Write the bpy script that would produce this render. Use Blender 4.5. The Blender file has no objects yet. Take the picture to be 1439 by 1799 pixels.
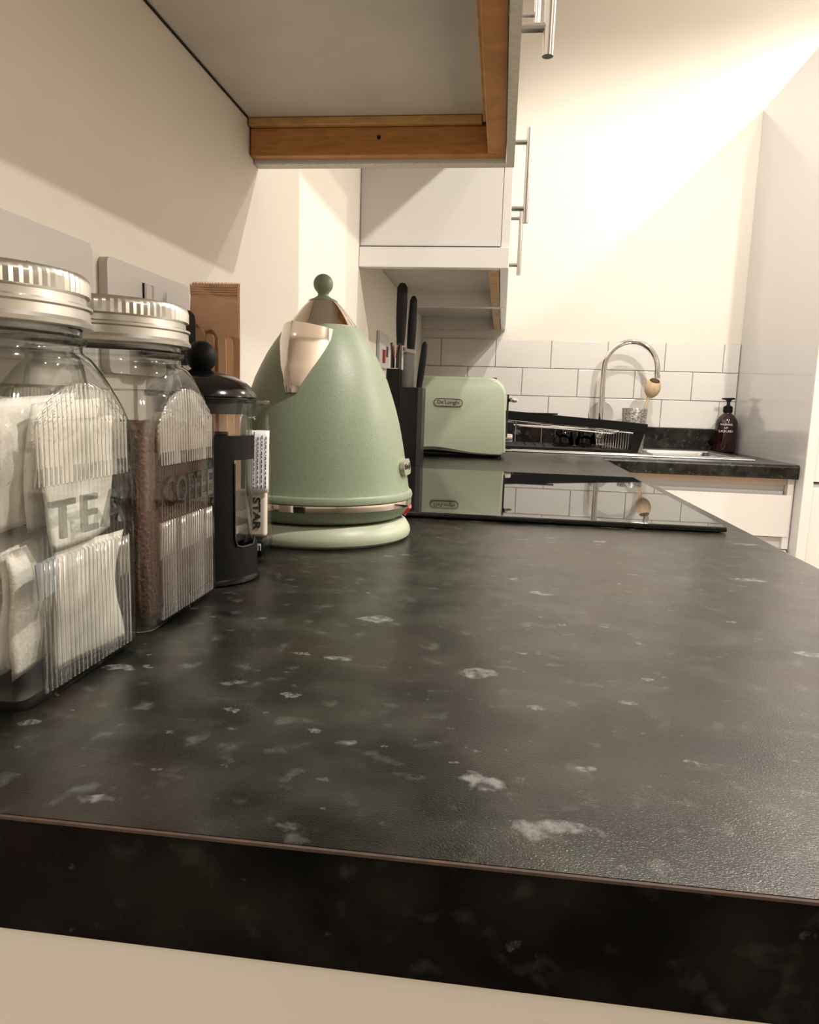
import bpy, bmesh, math, random
from mathutils import Vector, Matrix
random.seed(7)
S = bpy.context.scene
COL = S.collection
PI = math.pi
Z0 = 0.91            # height of the worktop above the floor; everything below is laid out from the worktop top

# ------------------------------------------------------------------ camera
cam = bpy.data.cameras.new('camera'); cam_o = bpy.data.objects.new('camera', cam); COL.objects.link(cam_o)
cam.sensor_fit = 'HORIZONTAL'; cam.sensor_width = 36.0; cam.lens = 1287.8 / 1439 * 36.0
cam.clip_start = 0.01
pi_, ya_, ro_ = (math.radians(a) for a in (8.4036, 6.7984, 1.8599))
fw = Vector((-math.sin(ya_) * math.cos(pi_), math.cos(ya_) * math.cos(pi_), -math.sin(pi_)))
rt = Vector((math.cos(ya_), math.sin(ya_), 0)); up = rt.cross(fw)
r2 = math.cos(ro_) * rt + math.sin(ro_) * up; u2 = -math.sin(ro_) * rt + math.cos(ro_) * up
M = Matrix((r2, u2, -fw)).transposed().to_4x4(); M.translation = Vector((0.3042, -0.2009, 0.1339))
cam_o.matrix_world = M
S.camera = cam_o

# ------------------------------------------------------------------ world and exposure
w = bpy.data.worlds.new('world'); S.world = w; w.use_nodes = True
w.node_tree.nodes['Background'].inputs[0].default_value = (1.0, 0.9, 0.78, 1)
w.node_tree.nodes['Background'].inputs[1].default_value = 0.05
vs = S.view_settings
vs.view_transform = 'Standard'; vs.look = 'None'; vs.gamma = 1.0; vs.use_curve_mapping = False
vs.exposure = 1.55
S.cycles.transparent_max_bounces = 32; S.cycles.max_bounces = 16; S.cycles.transmission_bounces = 16

# lamps of the room and an added fill (x, y, watts); built as ceiling downlights further down
CEIL = 1.56
DOWNLIGHTS = [(2.80, 1.40, 44), (1.25, 0.126, 38), (0.78, 1.25, 17.5), (1.52, 1.85, 12), (2.0, -1.3, 7)]  # last entry is the fill, added behind the camera to brighten the near end
LAMP_COL = (1.0, 0.93, 0.84)

# ------------------------------------------------------------------ helpers
def obj(name, bm, mat, parent=None, smooth=35, loc=None):
    if isinstance(bm, bpy.types.Mesh): me = bm; me.name = name
    else:
        me = bpy.data.meshes.new(name)
        bmesh.ops.recalc_face_normals(bm, faces=bm.faces)
        bm.to_mesh(me); bm.free()
    if mat: me.materials.clear(); me.materials.append(mat)
    o = bpy.data.objects.new(name, me); COL.objects.link(o)
    if smooth:
        me.polygons.foreach_set('use_smooth', [True] * len(me.polygons))
        if smooth < 180: me.set_sharp_from_angle(angle=math.radians(smooth))
    if parent: o.parent = parent
    if loc: o.location = loc
    return o

class BM:
    """bmesh with helpers"""
    def __init__(s): s.b = bmesh.new(); s.wn = False
    def box(s, x0, x1, y0, y1, z0, z1, bev=0, seg=2):
        vs_ = [s.b.verts.new((x, y, z)) for x in (x0, x1) for y in (y0, y1) for z in (z0, z1)]
        f = [(0, 1, 3, 2), (4, 6, 7, 5), (0, 4, 5, 1), (2, 3, 7, 6), (0, 2, 6, 4), (1, 5, 7, 3)]
        fs = [s.b.faces.new([vs_[i] for i in q]) for q in f]
        if bev:
            s.wn = True; ed = list({e for fa in fs for e in fa.edges})
            bmesh.ops.bevel(s.b, geom=ed, offset=bev, segments=seg, profile=0.5, affect='EDGES')
        return s
    def lathe(s, prof, seg=48, c=(0, 0, 0), a0=0, a1=2 * PI, cap=True):
        full = abs(a1 - a0 - 2 * PI) < 1e-6
        n = seg if full else seg + 1
        rings = []
        for r, z in prof:
            if r < 1e-6: rings.append([s.b.verts.new((c[0], c[1], c[2] + z))])
            else: rings.append([s.b.verts.new((c[0] + r * math.cos(a0 + (a1 - a0) * i / seg), c[1] + r * math.sin(a0 + (a1 - a0) * i / seg), c[2] + z)) for i in range(n)])
        for A, B in zip(rings, rings[1:]):
            m = n if full else n - 1
            for i in range(m):
                j = (i + 1) % n
                if len(A) == 1 and len(B) == 1: continue
                if len(A) == 1: s.b.faces.new((A[0], B[j], B[i]))
                elif len(B) == 1: s.b.faces.new((A[i], A[j], B[0]))
                else: s.b.faces.new((A[i], A[j], B[j], B[i]))
        return s
    def tube(s, pts, r, seg=10, closed=False, cap=True):
        pts = [Vector(p) for p in pts]; n = len(pts); rings = []
        rr = r if isinstance(r, (list, tuple)) else [r] * n
        prev = None
        for i, p in enumerate(pts):
            if closed: t = (pts[(i + 1) % n] - pts[i - 1])
            else: t = pts[min(i + 1, n - 1)] - pts[max(i - 1, 0)]
            t.normalize()
            if prev is None:
                a = Vector((0, 0, 1)) if abs(t.z) < 0.9 else Vector((1, 0, 0))
                u = t.cross(a).normalized()
            else: u = (prev - t * prev.dot(t)).normalized()
            v = t.cross(u); prev = u
            rings.append([s.b.verts.new(p + rr[i] * (u * math.cos(2 * PI * k / seg) + v * math.sin(2 * PI * k / seg))) for k in range(seg)])
        m = n if closed else n - 1
        for i in range(m):
            A, B = rings[i], rings[(i + 1) % n]
            for k in range(seg): s.b.faces.new((A[k], A[(k + 1) % seg], B[(k + 1) % seg], B[k]))
        if cap and not closed:
            s.b.faces.new(rings[0][::-1]); s.b.faces.new(rings[-1])
        return s
    def prism(s, poly, f):
        """poly: 2D points; f(u,v,k) -> 3D for k in (0,1)"""
        A = [s.b.verts.new(f(u, v, 0)) for u, v in poly]; B = [s.b.verts.new(f(u, v, 1)) for u, v in poly]
        n = len(poly)
        s.b.faces.new(A[::-1]); s.b.faces.new(B)
        for i in range(n): s.b.faces.new((A[i], A[(i + 1) % n], B[(i + 1) % n], B[i]))
        return s
    def sphere(s, c, r, seg=24, sz=1.0):
        n = seg // 2
        return s.lathe([(r * math.sin(PI * i / n), -r * sz * math.cos(PI * i / n)) for i in range(n + 1)], seg, c)
    def grid(s, rows, wrap=False):
        R = [[s.b.verts.new(p) for p in row] for row in rows]
        for A, B in zip(R, R[1:]):
            n = len(A)
            for i in range(n if wrap else n - 1): s.b.faces.new((A[i], A[(i + 1) % n], B[(i + 1) % n], B[i]))
        return R
    def bevel_all(s, off, seg=2, ang=30):
        s.wn = True
        ed = [e for e in s.b.edges if len(e.link_faces) == 2 and e.calc_face_angle(0) > math.radians(ang)]
        bmesh.ops.bevel(s.b, geom=ed, offset=off, segments=seg, profile=0.5, affect='EDGES'); return s
    def done(s, name, mat, parent=None, smooth=35, loc=None):
        o = obj(name, s.b, mat, parent, smooth, loc)
        if s.wn and smooth:
            m = o.modifiers.new('weighted', 'WEIGHTED_NORMAL'); m.keep_sharp = True
        return o

def tag(o, label=None, cat=None, group=None, kind=None):
    if label: o['label'] = label
    if cat: o['category'] = cat
    if group: o['group'] = group
    if kind: o['kind'] = kind
    return o
def thing(name, label, cat, loc=(0, 0, 0), rz=0, group=None):
    o = bpy.data.objects.new(name, None); o.empty_display_size = 0.05; COL.objects.link(o)
    o.location = loc; o.rotation_euler = (0, 0, rz)
    return tag(o, label, cat, group)
def text_mesh(body, width, height, depth, bold=0.0, spacing=1.0):
    cu = bpy.data.curves.new('lettering', 'FONT'); cu.body = body; cu.extrude = 0.5; cu.offset = bold
    cu.space_character = spacing; cu.resolution_u = 4
    o = bpy.data.objects.new('lettering', cu); COL.objects.link(o)
    bpy.context.view_layer.update()
    me = bpy.data.meshes.new_from_object(o)
    bpy.data.objects.remove(o); bpy.data.curves.remove(cu)
    xs = [v.co.x for v in me.vertices]; ys = [v.co.y for v in me.vertices]
    cx, cy = (min(xs) + max(xs)) / 2, (min(ys) + max(ys)) / 2
    sx, sy = width / (max(xs) - min(xs)), height / (max(ys) - min(ys))
    for v in me.vertices: v.co = ((v.co.x - cx) * sx, (v.co.y - cy) * sy, v.co.z * depth)
    return me
def xform(me, xa, ya, za, t):
    m = Matrix((Vector(xa), Vector(ya), Vector(za))).transposed().to_4x4(); m.translation = Vector(t)
    me.transform(m); return me

# ------------------------------------------------------------------ materials
def mat(name, col, rough=0.5, metal=0.0, spec=0.5, noise=0.0, nscale=60, bump=0.0, bscale=200, coat=0.0, col2=None, trans=0.0, sss=0.0):
    m = bpy.data.materials.new(name); m.use_nodes = True; nt = m.node_tree; N = nt.nodes; L = nt.links
    b = N['Principled BSDF']
    b.inputs['Base Color'].default_value = (*col, 1); b.inputs['Roughness'].default_value = rough
    b.inputs['Metallic'].default_value = metal; b.inputs['Specular IOR Level'].default_value = spec
    b.inputs['Coat Weight'].default_value = coat; b.inputs['Coat Roughness'].default_value = 0.05
    b.inputs['Transmission Weight'].default_value = trans
    tc = N.new('ShaderNodeTexCoord')
    nz = N.new('ShaderNodeTexNoise'); nz.inputs['Scale'].default_value = nscale; nz.inputs['Detail'].default_value = 4
    L.new(tc.outputs['Object'], nz.inputs['Vector'])
    if noise or col2:
        mx = N.new('ShaderNodeMix'); mx.data_type = 'RGBA'
        c2 = col2 if col2 else tuple(max(0, c * (1 - noise)) for c in col)
        mx.inputs[6].default_value = (*col, 1); mx.inputs[7].default_value = (*c2, 1)
        rp = N.new('ShaderNodeMapRange'); rp.inputs[1].default_value = 0.35; rp.inputs[2].default_value = 0.65
        L.new(nz.outputs['Fac'], rp.inputs[0]); L.new(rp.outputs[0], mx.inputs[0]); L.new(mx.outputs[2], b.inputs['Base Color'])
    if bump:
        n2 = N.new('ShaderNodeTexNoise'); n2.inputs['Scale'].default_value = bscale; n2.inputs['Detail'].default_value = 3
        L.new(tc.outputs['Object'], n2.inputs['Vector'])
        bp = N.new('ShaderNodeBump'); bp.inputs['Strength'].default_value = bump; bp.inputs['Distance'].default_value = 0.002
        L.new(n2.outputs['Fac'], bp.inputs['Height']); L.new(bp.outputs['Normal'], b.inputs['Normal'])
    return m
def glass(name, tint=(1, 1, 1), edge=(.62, .65, .60), f0=.045, rough=.02):
    """thin-walled clear glass: straight-through transmission that darkens where the wall is seen edge-on, plus Fresnel gloss"""
    m = bpy.data.materials.new(name); m.use_nodes = True; nt = m.node_tree; N = nt.nodes; L = nt.links
    N.remove(N['Principled BSDF']); out = N['Material Output']
    ge = N.new('ShaderNodeNewGeometry'); dt = N.new('ShaderNodeVectorMath'); dt.operation = 'DOT_PRODUCT'
    L.new(ge.outputs['Normal'], dt.inputs[0]); L.new(ge.outputs['Incoming'], dt.inputs[1])
    def mt(op, a, b_=None):
        x = N.new('ShaderNodeMath'); x.operation = op
        for i, v in ((0, a), (1, b_)):
            if v is None: continue
            if isinstance(v, (int, float)): x.inputs[i].default_value = v
            else: L.new(v, x.inputs[i])
        return x.outputs[0]
    inv = mt('SUBTRACT', 1.0, mt('ABSOLUTE', dt.outputs['Value']))
    fr = mt('ADD', f0, mt('MULTIPLY', 1 - f0, mt('POWER', inv, 5.0)))
    mc = N.new('ShaderNodeMix'); mc.data_type = 'RGBA'; L.new(mt('POWER', inv, 3.0), mc.inputs[0])
    mc.inputs[6].default_value = (*tint, 1); mc.inputs[7].default_value = (*edge, 1)
    tr = N.new('ShaderNodeBsdfTransparent'); L.new(mc.outputs[2], tr.inputs[0])
    g = N.new('ShaderNodeBsdfGlossy'); g.inputs['Roughness'].default_value = rough
    mx = N.new('ShaderNodeMixShader')
    L.new(fr, mx.inputs[0]); L.new(tr.outputs[0], mx.inputs[1]); L.new(g.outputs[0], mx.inputs[2])
    L.new(mx.outputs[0], out.inputs[0]); return m
def worktop_mat(name='speckled_laminate', spec=.34, rlo=.20, rhi=.26, thin=0.0, dark=1.0):
    m = bpy.data.materials.new(name); m.use_nodes = True; nt = m.node_tree; N = nt.nodes; L = nt.links
    b = N['Principled BSDF']; tc = N.new('ShaderNodeTexCoord')
    def noise(sc, det=4, vec=None):
        n = N.new('ShaderNodeTexNoise'); n.inputs['Scale'].default_value = sc; n.inputs['Detail'].default_value = det
        L.new(vec or tc.outputs['Object'], n.inputs['Vector']); return n
    def mapr(src, a, c, lo=0, hi=1):
        r = N.new('ShaderNodeMapRange'); r.inputs[1].default_value = a; r.inputs[2].default_value = c; r.inputs[3].default_value = lo; r.inputs[4].default_value = hi
        L.new(src, r.inputs[0]); return r.outputs[0]
    def mix(fac, a, c):
        x = N.new('ShaderNodeMix'); x.data_type = 'RGBA'
        L.new(fac, x.inputs[0])
        for i, v in ((6, a), (7, c)):
            if isinstance(v, tuple): x.inputs[i].default_value = (*v, 1)
            else: L.new(v, x.inputs[i])
        return x.outputs[2]
    def math_(op, a, c=None):
        x = N.new('ShaderNodeMath'); x.operation = op
        for i, v in ((0, a), (1, c)):
            if v is None: continue
            if isinstance(v, (int, float)): x.inputs[i].default_value = v
            else: L.new(v, x.inputs[i])
        return x.outputs[0]
    col = mix(mapr(noise(26, 7).outputs['Fac'], .42, .66), tuple(dark * q for q in (.0028, .0031, .0023)), tuple(dark * q for q in (.0240, .0245, .0200)))
    col = mix(mapr(noise(9, 5).outputs['Fac'], .50, .68), col, tuple(dark * q for q in (.0200, .0115, .0095)))
    n3 = noise(75, 5)
    col = mix(mapr(n3.outputs['Fac'], .58, .72), col, tuple(dark * q for q in (.050, .052, .047)))
    # mineral flakes: two sizes of irregular cells
    for sc, lo, rad, c in ((24, .52, .28, (.16, .165, .165)), (60, .62, .27, (.13, .13, .13)), (110, .60, .26, (.07, .07, .066)), (13, .80, .22, (.10, .098, .085))):
        nd = noise(sc * 2.6, 3); vm = N.new('ShaderNodeVectorMath'); vm.operation = 'MULTIPLY_ADD'
        L.new(nd.outputs['Color'], vm.inputs[0]); vm.inputs[1].default_value = (.55 / sc,) * 3; L.new(tc.outputs['Object'], vm.inputs[2])
        mp = N.new('ShaderNodeMapping'); mp.inputs['Rotation'].default_value = (0, 0, .5); mp.inputs['Scale'].default_value = (.75, 1.5, 1.0)
        L.new(vm.outputs[0], mp.inputs['Vector'])
        vo = N.new('ShaderNodeTexVoronoi'); vo.inputs['Scale'].default_value = sc; L.new(mp.outputs[0], vo.inputs['Vector'])
        sp = N.new('ShaderNodeSeparateColor'); L.new(vo.outputs['Color'], sp.inputs[0])
        pick = math_('GREATER_THAN', sp.outputs[0], lo + thin)
        r = math_('MULTIPLY', sp.outputs[1], rad)
        d = math_('SUBTRACT', r, vo.outputs['Distance'])
        inside = mapr(d, 0, .06)
        mott = mapr(noise(sc * 8, 3).outputs['Fac'], .36, .62, .12, 1)
        fac = math_('MULTIPLY', math_('MULTIPLY', pick, inside), mott)
        col = mix(fac, col, tuple(q * (.35 + .65 * dark) for q in c))
    L.new(col, b.inputs['Base Color'])
    b.inputs['Specular IOR Level'].default_value = spec
    L.new(mapr(noise(40, 3).outputs['Fac'], .3, .7, rlo, rhi), b.inputs['Roughness'])
    n2 = noise(1300, 2); bp = N.new('ShaderNodeBump'); bp.inputs['Strength'].default_value = 0.32; bp.inputs['Distance'].default_value = 0.0005
    L.new(n2.outputs['Fac'], bp.inputs['Height']); L.new(bp.outputs['Normal'], b.inputs['Normal'])
    return m
def wood_mat(name, c1, c2, scale=(3, 30, 30), rough=.55, knots=False):
    m = bpy.data.materials.new(name); m.use_nodes = True; nt = m.node_tree; N = nt.nodes; L = nt.links
    b = N['Principled BSDF']; b.inputs['Roughness'].default_value = rough
    tc = N.new('ShaderNodeTexCoord'); mp = N.new('ShaderNodeMapping'); mp.inputs['Scale'].default_value = scale
    L.new(tc.outputs['Object'], mp.inputs['Vector'])
    nz = N.new('ShaderNodeTexNoise'); nz.inputs['Scale'].default_value = 4; nz.inputs['Detail'].default_value = 6; nz.inputs['Distortion'].default_value = 1.2
    L.new(mp.outputs[0], nz.inputs['Vector'])
    r = N.new('ShaderNodeMapRange'); r.inputs[1].default_value = .35; r.inputs[2].default_value = .68; L.new(nz.outputs['Fac'], r.inputs[0])
    x = N.new('ShaderNodeMix'); x.data_type = 'RGBA'; x.inputs[6].default_value = (*c1, 1); x.inputs[7].default_value = (*c2, 1)
    L.new(r.outputs[0], x.inputs[0]); L.new(x.outputs[2], b.inputs['Base Color']); return m

MT = dict(
    wall=mat('cream_paint', (.82, .77, .69), .65, noise=.02, nscale=6, bump=.15, bscale=160),
    ceiling=mat('white_ceiling_paint', (.86, .84, .80), .7),
    floor=mat('grey_floor_vinyl', (.58, .50, .41), .45, noise=.15, nscale=5),
    tile=mat('white_glazed_tile', (.80, .785, .745), .12, spec=.5, noise=.03, nscale=15, bump=.05, bscale=18, coat=.3),
    grout=mat('grey_grout', (.42, .39, .35), .85),
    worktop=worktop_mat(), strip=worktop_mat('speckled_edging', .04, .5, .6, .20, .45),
    chip=mat('brown_board_edge', (.07, .042, .03), .7, noise=.4, nscale=200),
    unit=mat('white_gloss_unit', (.76, .735, .71), .18, noise=.01, nscale=3),
    unit_side=mat('grey_white_melamine', (.70, .68, .665), .22),
    panel=mat('glossy_grey_panel', (.63, .615, .62), .16, coat=.4),
    under=mat('white_board_underside', (.68, .64, .59), .45, noise=.10, nscale=14, bump=.08, bscale=240),
    edge=mat('worn_white_edge', (.74, .70, .62), .6, noise=.16, nscale=160),
    batten=wood_mat('orange_pine', (.56, .27, .085), (.42, .18, .05), (6, 6, 40), .5),
    beige=mat('beige_rail', (.55, .42, .33), .5),
    batten2=wood_mat('pale_pine', (.66, .40, .16), (.48, .26, .09), (6, 6, 30), .5),
    steel=mat('brushed_steel', (.40, .37, .34), .26, 1.0),
    chrome=mat('chrome', (.82, .80, .78), .06, 1.0),
    chrome_warm=mat('polished_lid_steel', (.80, .72, .66), .07, 1.0),
    sink=mat('stainless_sink', (.72, .71, .70), .24, 1.0),
    green=mat('sage_green_enamel', (.245, .300, .205), .42, noise=.05, nscale=300, bump=.10, bscale=700),
    green_light=mat('sage_green_base', (.43, .475, .355), .40, bump=.05, bscale=700),
    green_toaster=mat('mint_green_enamel', (.345, .395, .290), .38, bump=.04, bscale=600),
    badge=mat('badge_silver', (.50, .50, .40), .35, .5),
    ink=mat('dark_print', (.02, .02, .018), .5),
    red=mat('red_translucent_switch', (.55, .02, .02), .2, coat=.5),
    dark_red=mat('dark_red_plastic', (.16, .018, .012), .35),
    black=mat('black_plastic', (.0030, .0030, .0030), .5, spec=.18, bump=.06, bscale=800),
    black_gloss=mat('black_gloss_plastic', (.003, .003, .003), .14),
    rubber=mat('black_rubber', (.004, .004, .004), .8),
    knife=mat('black_soft_grip', (.003, .003, .0034), .5, spec=.18),
    block=mat('charcoal_block', (.005, .005, .0045), .35, spec=.25),
    blade=mat('dull_blade_steel', (.22, .22, .215), .35, .8),
    glassjar=glass('clear_jar_glass', (.985, .99, .985), (.40, .43, .38), .06),
    ribglass=glass('ribbed_jar_glass', (.93, .94, .92), (.05, .055, .045), .34, .05),
    lettering=glass('clear_embossed_glass', (.80, .82, .79), (.06, .06, .05), .22),
    thin=glass('thin_clear_glass', (.97, .98, .97)),
    film=glass('clear_plastic_film', (.96, .96, .95), (.7, .7, .68), .06),
    smoke=glass('smoked_glass', (.30, .30, .29), (.1, .1, .1)),
    lid=mat('satin_zinc_lid', (.56, .545, .51), .30, .85),
    teabag=mat('tea_bag_paper', (.84, .80, .74), .8, noise=.08, nscale=90, bump=.25, bscale=500),
    tag=mat('blue_grey_tag', (.30, .34, .38), .7),
    coffee=mat('coffee_granules', (.105, .036, .012), .75, col2=(.034, .010, .004), nscale=420, bump=1.0, bscale=420),
    kraft=mat('kraft_paper', (.86, .53, .34), .7, noise=.16, nscale=30, bump=.4, bscale=70),
    stick=wood_mat('birch_stick', (.84, .56, .34), (.72, .44, .25), (60, 60, 4), .6),
    brush=wood_mat('beech', (.74, .57, .38), (.62, .44, .26), (30, 30, 6), .5),
    bristle=mat('dark_bristles', (.07, .035, .02), .8),
    paper=mat('white_paper_label', (.78, .77, .78), .6),
    print_=mat('blue_print', (.10, .10, .25), .6),
    sachet=mat('cream_sachet', (.72, .65, .57), .45),
    hob=mat('black_ceramic_glass', (.006, .006, .006), .02, spec=1.0),
    amber=mat('dark_amber_bottle', (.016, .003, .003), .10, spec=.6),
    white_print=mat('white_print', (.75, .75, .78), .6),
    socket=mat('white_socket_plastic', (.62, .59, .575), .35),
    dark=mat('dark_gap', (.01, .01, .01), .8),
    speck=mat('silver_mosaic', (.62, .60, .56), .3, .3, col2=(.06, .055, .05), nscale=230),
    ceramic=mat('pale_grey_ceramic', (.55, .53, .50), .3),
)
g_ = bpy.data.materials.new('lamp_lens'); g_.use_nodes = True
g_.node_tree.nodes['Principled BSDF'].inputs['Emission Color'].default_value = (*LAMP_COL, 1)
g_.node_tree.nodes['Principled BSDF'].inputs['Emission Strength'].default_value = 6
MT['lens'] = g_

# ------------------------------------------------------------------ the room
XR, YF, YB, FL = 3.7, -5.2, 2.56, -Z0
def wallbox(name, x0, x1, y0, y1, z0, z1, m):
    return tag(BM().box(x0, x1, y0, y1, z0, z1).done(name, m, smooth=0), kind='structure')
wallbox('floor', -.1, XR + .1, YF - .1, YB + .1, FL - .1, FL, MT['floor'])
wallbox('ceiling', -.1, XR + .1, YF - .1, YB + .1, CEIL, CEIL + .1, MT['ceiling'])
wallbox('wall_left', -.1, 0, YF - .1, YB + .1, FL, CEIL, MT['wall'])
wb = wallbox('wall_back', 0, XR, YB, YB + .1, FL, CEIL, MT['wall'])
wallbox('wall_right', XR, XR + .1, YF - .1, YB + .1, FL, CEIL, MT['wall'])
wallbox('wall_front', 0, XR, YF - .1, YF, FL, CEIL, MT['wall'])
# tiled splashback: every tile a piece of the back wall
TZ, TX, XP = .0768, .074, 1.130
BM().box(0, XP - .001, YB - .004, YB + .002, TZ, TZ + .300).done('grout', MT['grout'], wb, 0)
for row in range(3):
    z0 = TZ + .1 * row + .001; z1 = z0 + .098
    off = TX if row % 2 == 0 else TX - .1
    x = off - .2
    while x < XP:
        a, b_ = max(x + .001, .001), min(x + .199, XP - .002)
        if b_ - a > .01:
            t = BM().box(a, b_, YB - .0085, YB - .0035, z0, z1, .0022, 2).done('tile', MT['tile'], wb)
            # slight unevenness of laying
            t.rotation_euler = (random.uniform(-.004, .004), 0, 0)
            c = Vector(((a + b_) / 2, YB, (z0 + z1) / 2)); t.data.transform(Matrix.Translation(-c)); t.location = c + Vector((0, random.uniform(-.0006, .0003), 0))
        x += .2

# ceiling downlights with their own lamps, the added fill built the same way
for i, (x, y, wt) in enumerate(DOWNLIGHTS):
    t = thing('ceiling_downlight', 'round recessed ceiling downlight with a chrome ring and warm lens', 'downlight', (x, y, CEIL), group='recessed ceiling downlights')
    BM().lathe([(.030, -.001), (.032, -.006), (.040, -.007), (.043, -.003), (.043, 0)], 32).done('trim_ring', MT['chrome'], t)
    BM().lathe([(0, -.002), (.030, -.002)], 32).done('lens', MT['lens'], t)
    ld = bpy.data.lights.new('spot_lamp', 'SPOT'); ld.energy = wt; ld.color = LAMP_COL; ld.spot_size = math.radians(172); ld.spot_blend = .35; ld.shadow_soft_size = .025
    lo = bpy.data.objects.new('spot_lamp', ld); COL.objects.link(lo); lo.parent = t; lo.location = (0, 0, -.03)

# ------------------------------------------------------------------ worktops
TH, WD, YJ = .040, .600, 1.933
wt = thing('worktop', 'long black speckled laminate worktop carrying the kettle and jars', 'worktop')
b = BM()
prof = [(0.0005, -TH), (WD - .006, -TH)] + [(WD - .006 + .006 * math.sin(a), -TH + .006 - .006 * math.cos(a)) for a in (PI / 6, PI / 3, PI / 2)] + \
       [(WD - .010 + .010 * math.cos(a), -.010 + .010 * math.sin(a)) for a in [PI / 12 * k for k in range(0, 7)]] + [(0.0005, 0)]
b.prism(prof, lambda u, v, k: (u, (0, YJ - .0006)[k], v)); b.done('slab', MT['worktop'], wt)
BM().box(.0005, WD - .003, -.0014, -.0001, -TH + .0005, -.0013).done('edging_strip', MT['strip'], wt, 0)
BM().box(.0005, WD - .004, -.0013, -.0001, -.0012, -.0002).done('edge_joint', MT['chip'], wt, 0)
w2 = thing('worktop', 'black speckled worktop around the steel sink below the tiles', 'worktop')
SX0, SX1, SY0, SY1 = .300, 1.045, 2.035, 2.515     # sink rim
hx0, hx1, hy0, hy1 = SX0 + .012, SX1 - .012, SY0 + .012, SY1 - .012
XE = XP - .001
b = BM()
fr = [(hy0, -TH), (YJ + .006, -TH)] + [(YJ + .006 - .006 * math.sin(a), -TH + .006 - .006 * math.cos(a)) for a in (PI / 6, PI / 3, PI / 2)] + \
     [(YJ + .010 - .010 * math.cos(a), -.010 + .010 * math.sin(a)) for a in [PI / 12 * k for k in range(0, 7)]] + [(hy0, 0)]
b.prism(fr, lambda u, v, k: ((.0005, XE)[k], u, v))
b.box(.0005, XE, hy1, YB - .0005, -TH, 0); b.box(.0005, hx0, hy0, hy1, -TH, 0); b.box(hx1, XE, hy0, hy1, -TH, 0)
b.done('slab', MT['worktop'], w2)
tag(BM().box(.001, XE, YB - .020, YB - .0005, .0003, .076, .0015, 1).done('worktop_upstand', MT['worktop']), 'low black speckled upstand strip under the white tiles', 'upstand')

# ------------------------------------------------------------------ base units
def base_unit(x0, x1, y0, y1, label, end=None):
    t = thing('base_cabinet', label, 'cabinet')
    BM().box(x0, x1, y0, y1, FL + .10, -TH - .001, .001, 1).done('carcass', MT['unit_side'], t)
    BM().box(x0, x1 - .05, y0, y1, FL, FL + .0995).done('plinth', MT['unit'], t, 0)
    return t
for i, (a, c) in enumerate(((.014, .64), (.641, 1.27), (1.271, 1.93))):
    lb = ('white base cabinet with plain end panel under the worktop edge', 'white base cabinet under the black glass hob', 'white base cabinet under the knife block and toaster')[i]
    t = base_unit(.002, .545, a, c, lb)
    BM().box(.546, .566, a + .002, c - .002, FL + .11, -.09, .0015).done('door', MT['unit'], t)
    BM().box(.546, .552, a + .002, c - .002, -.0895, -TH - .004).done('finger_channel', MT['unit_side'], t, 0)
    if i == 0: BM().box(.002, .566, .002, .0135, FL, -TH - .0008, .0006, 1).done('end_panel', MT['unit'], t)
t = thing('base_cabinet', 'white drawer cabinet below the sink with handleless fronts', 'cabinet')
yf = 1.953
BM().box(.60, 1.128, yf + .02, YB - .002, FL + .10, -.24).done('carcass', MT['unit_side'], t, 0)
BM().box(.60, .618, yf + .02, YB - .002, -.2395, -TH - .001).done('side', MT['unit_side'], t, 0)
BM().box(1.111, 1.128, yf + .002, YB - .002, -.2395, -TH - .001).done('side', MT['unit'], t, 0)
BM().box(.619, 1.110, yf + .010, yf + .030, -.0575, -TH - .0005).done('top_rail', MT['beige'], t, 0)
BM().box(.619, 1.110, yf + .028, yf + .034, -.09, -.058).done('finger_channel', MT['panel'], t, 0)
for k, (za, zb) in enumerate(((-.205, -.0865), (-.505, -.243), (-.79, -.535))):
    BM().box(.60, 1.124, yf - .001, yf + .0175, za, zb, .0015).done('drawer_front', MT['unit'], t)
    if k: BM().box(.602, 1.122, yf + .0178, yf + .0195, zb - .002, zb + .034).done('finger_channel', MT['panel'], t, 0)
BM().box(.60, 1.128, yf + .06, yf + .08, FL, FL + .0995).done('plinth', MT['unit'], t, 0)
BM().box(.5465, .5995, yf + .001, yf + .0175, FL, -TH - .001).done('corner_filler', MT['unit'], t, 0)

# ------------------------------------------------------------------ tall unit
t = thing('tall_cabinet', 'tall white cabinet with glossy grey side panel beside the soap bottle', 'cabinet')
TT = 1.150
BM().box(XP, XP + .022, 1.905, YB - .001, FL, TT, .0008, 1).done('side_panel', MT['panel'], t)
BM().box(XP - .0004, XP + .0245, 1.898, 1.9045, FL, TT, .001, 1).done('panel_edging', MT['unit'], t)
BM().box(XP + .0225, XP + .62, 1.94, YB - .001, FL, TT - .002).done('carcass', MT['dark'], t, 0)
for za, zb in ((-.0425, TT - .003), (FL + .02, -.0625)):
    d = BM().box(XP + .0285, XP + .62, 1.915, 1.9395, za, zb, .002, 2).done('door', MT['unit'], t)
d = BM().prism([(1.9395, -.0635), (1.9395, -.0475), (1.930, -.0475), (1.917, -.0635)], lambda u, v, k: ((XP + .0285, XP + .62)[k], u, v)).done('finger_channel', MT['panel'], t, 0)
BM().box(XP + .0225, XP + .62, 1.905, YB - .001, TT + .0003, TT + .02).done('top_trim', MT['unit_side'], t, 0)

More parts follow.
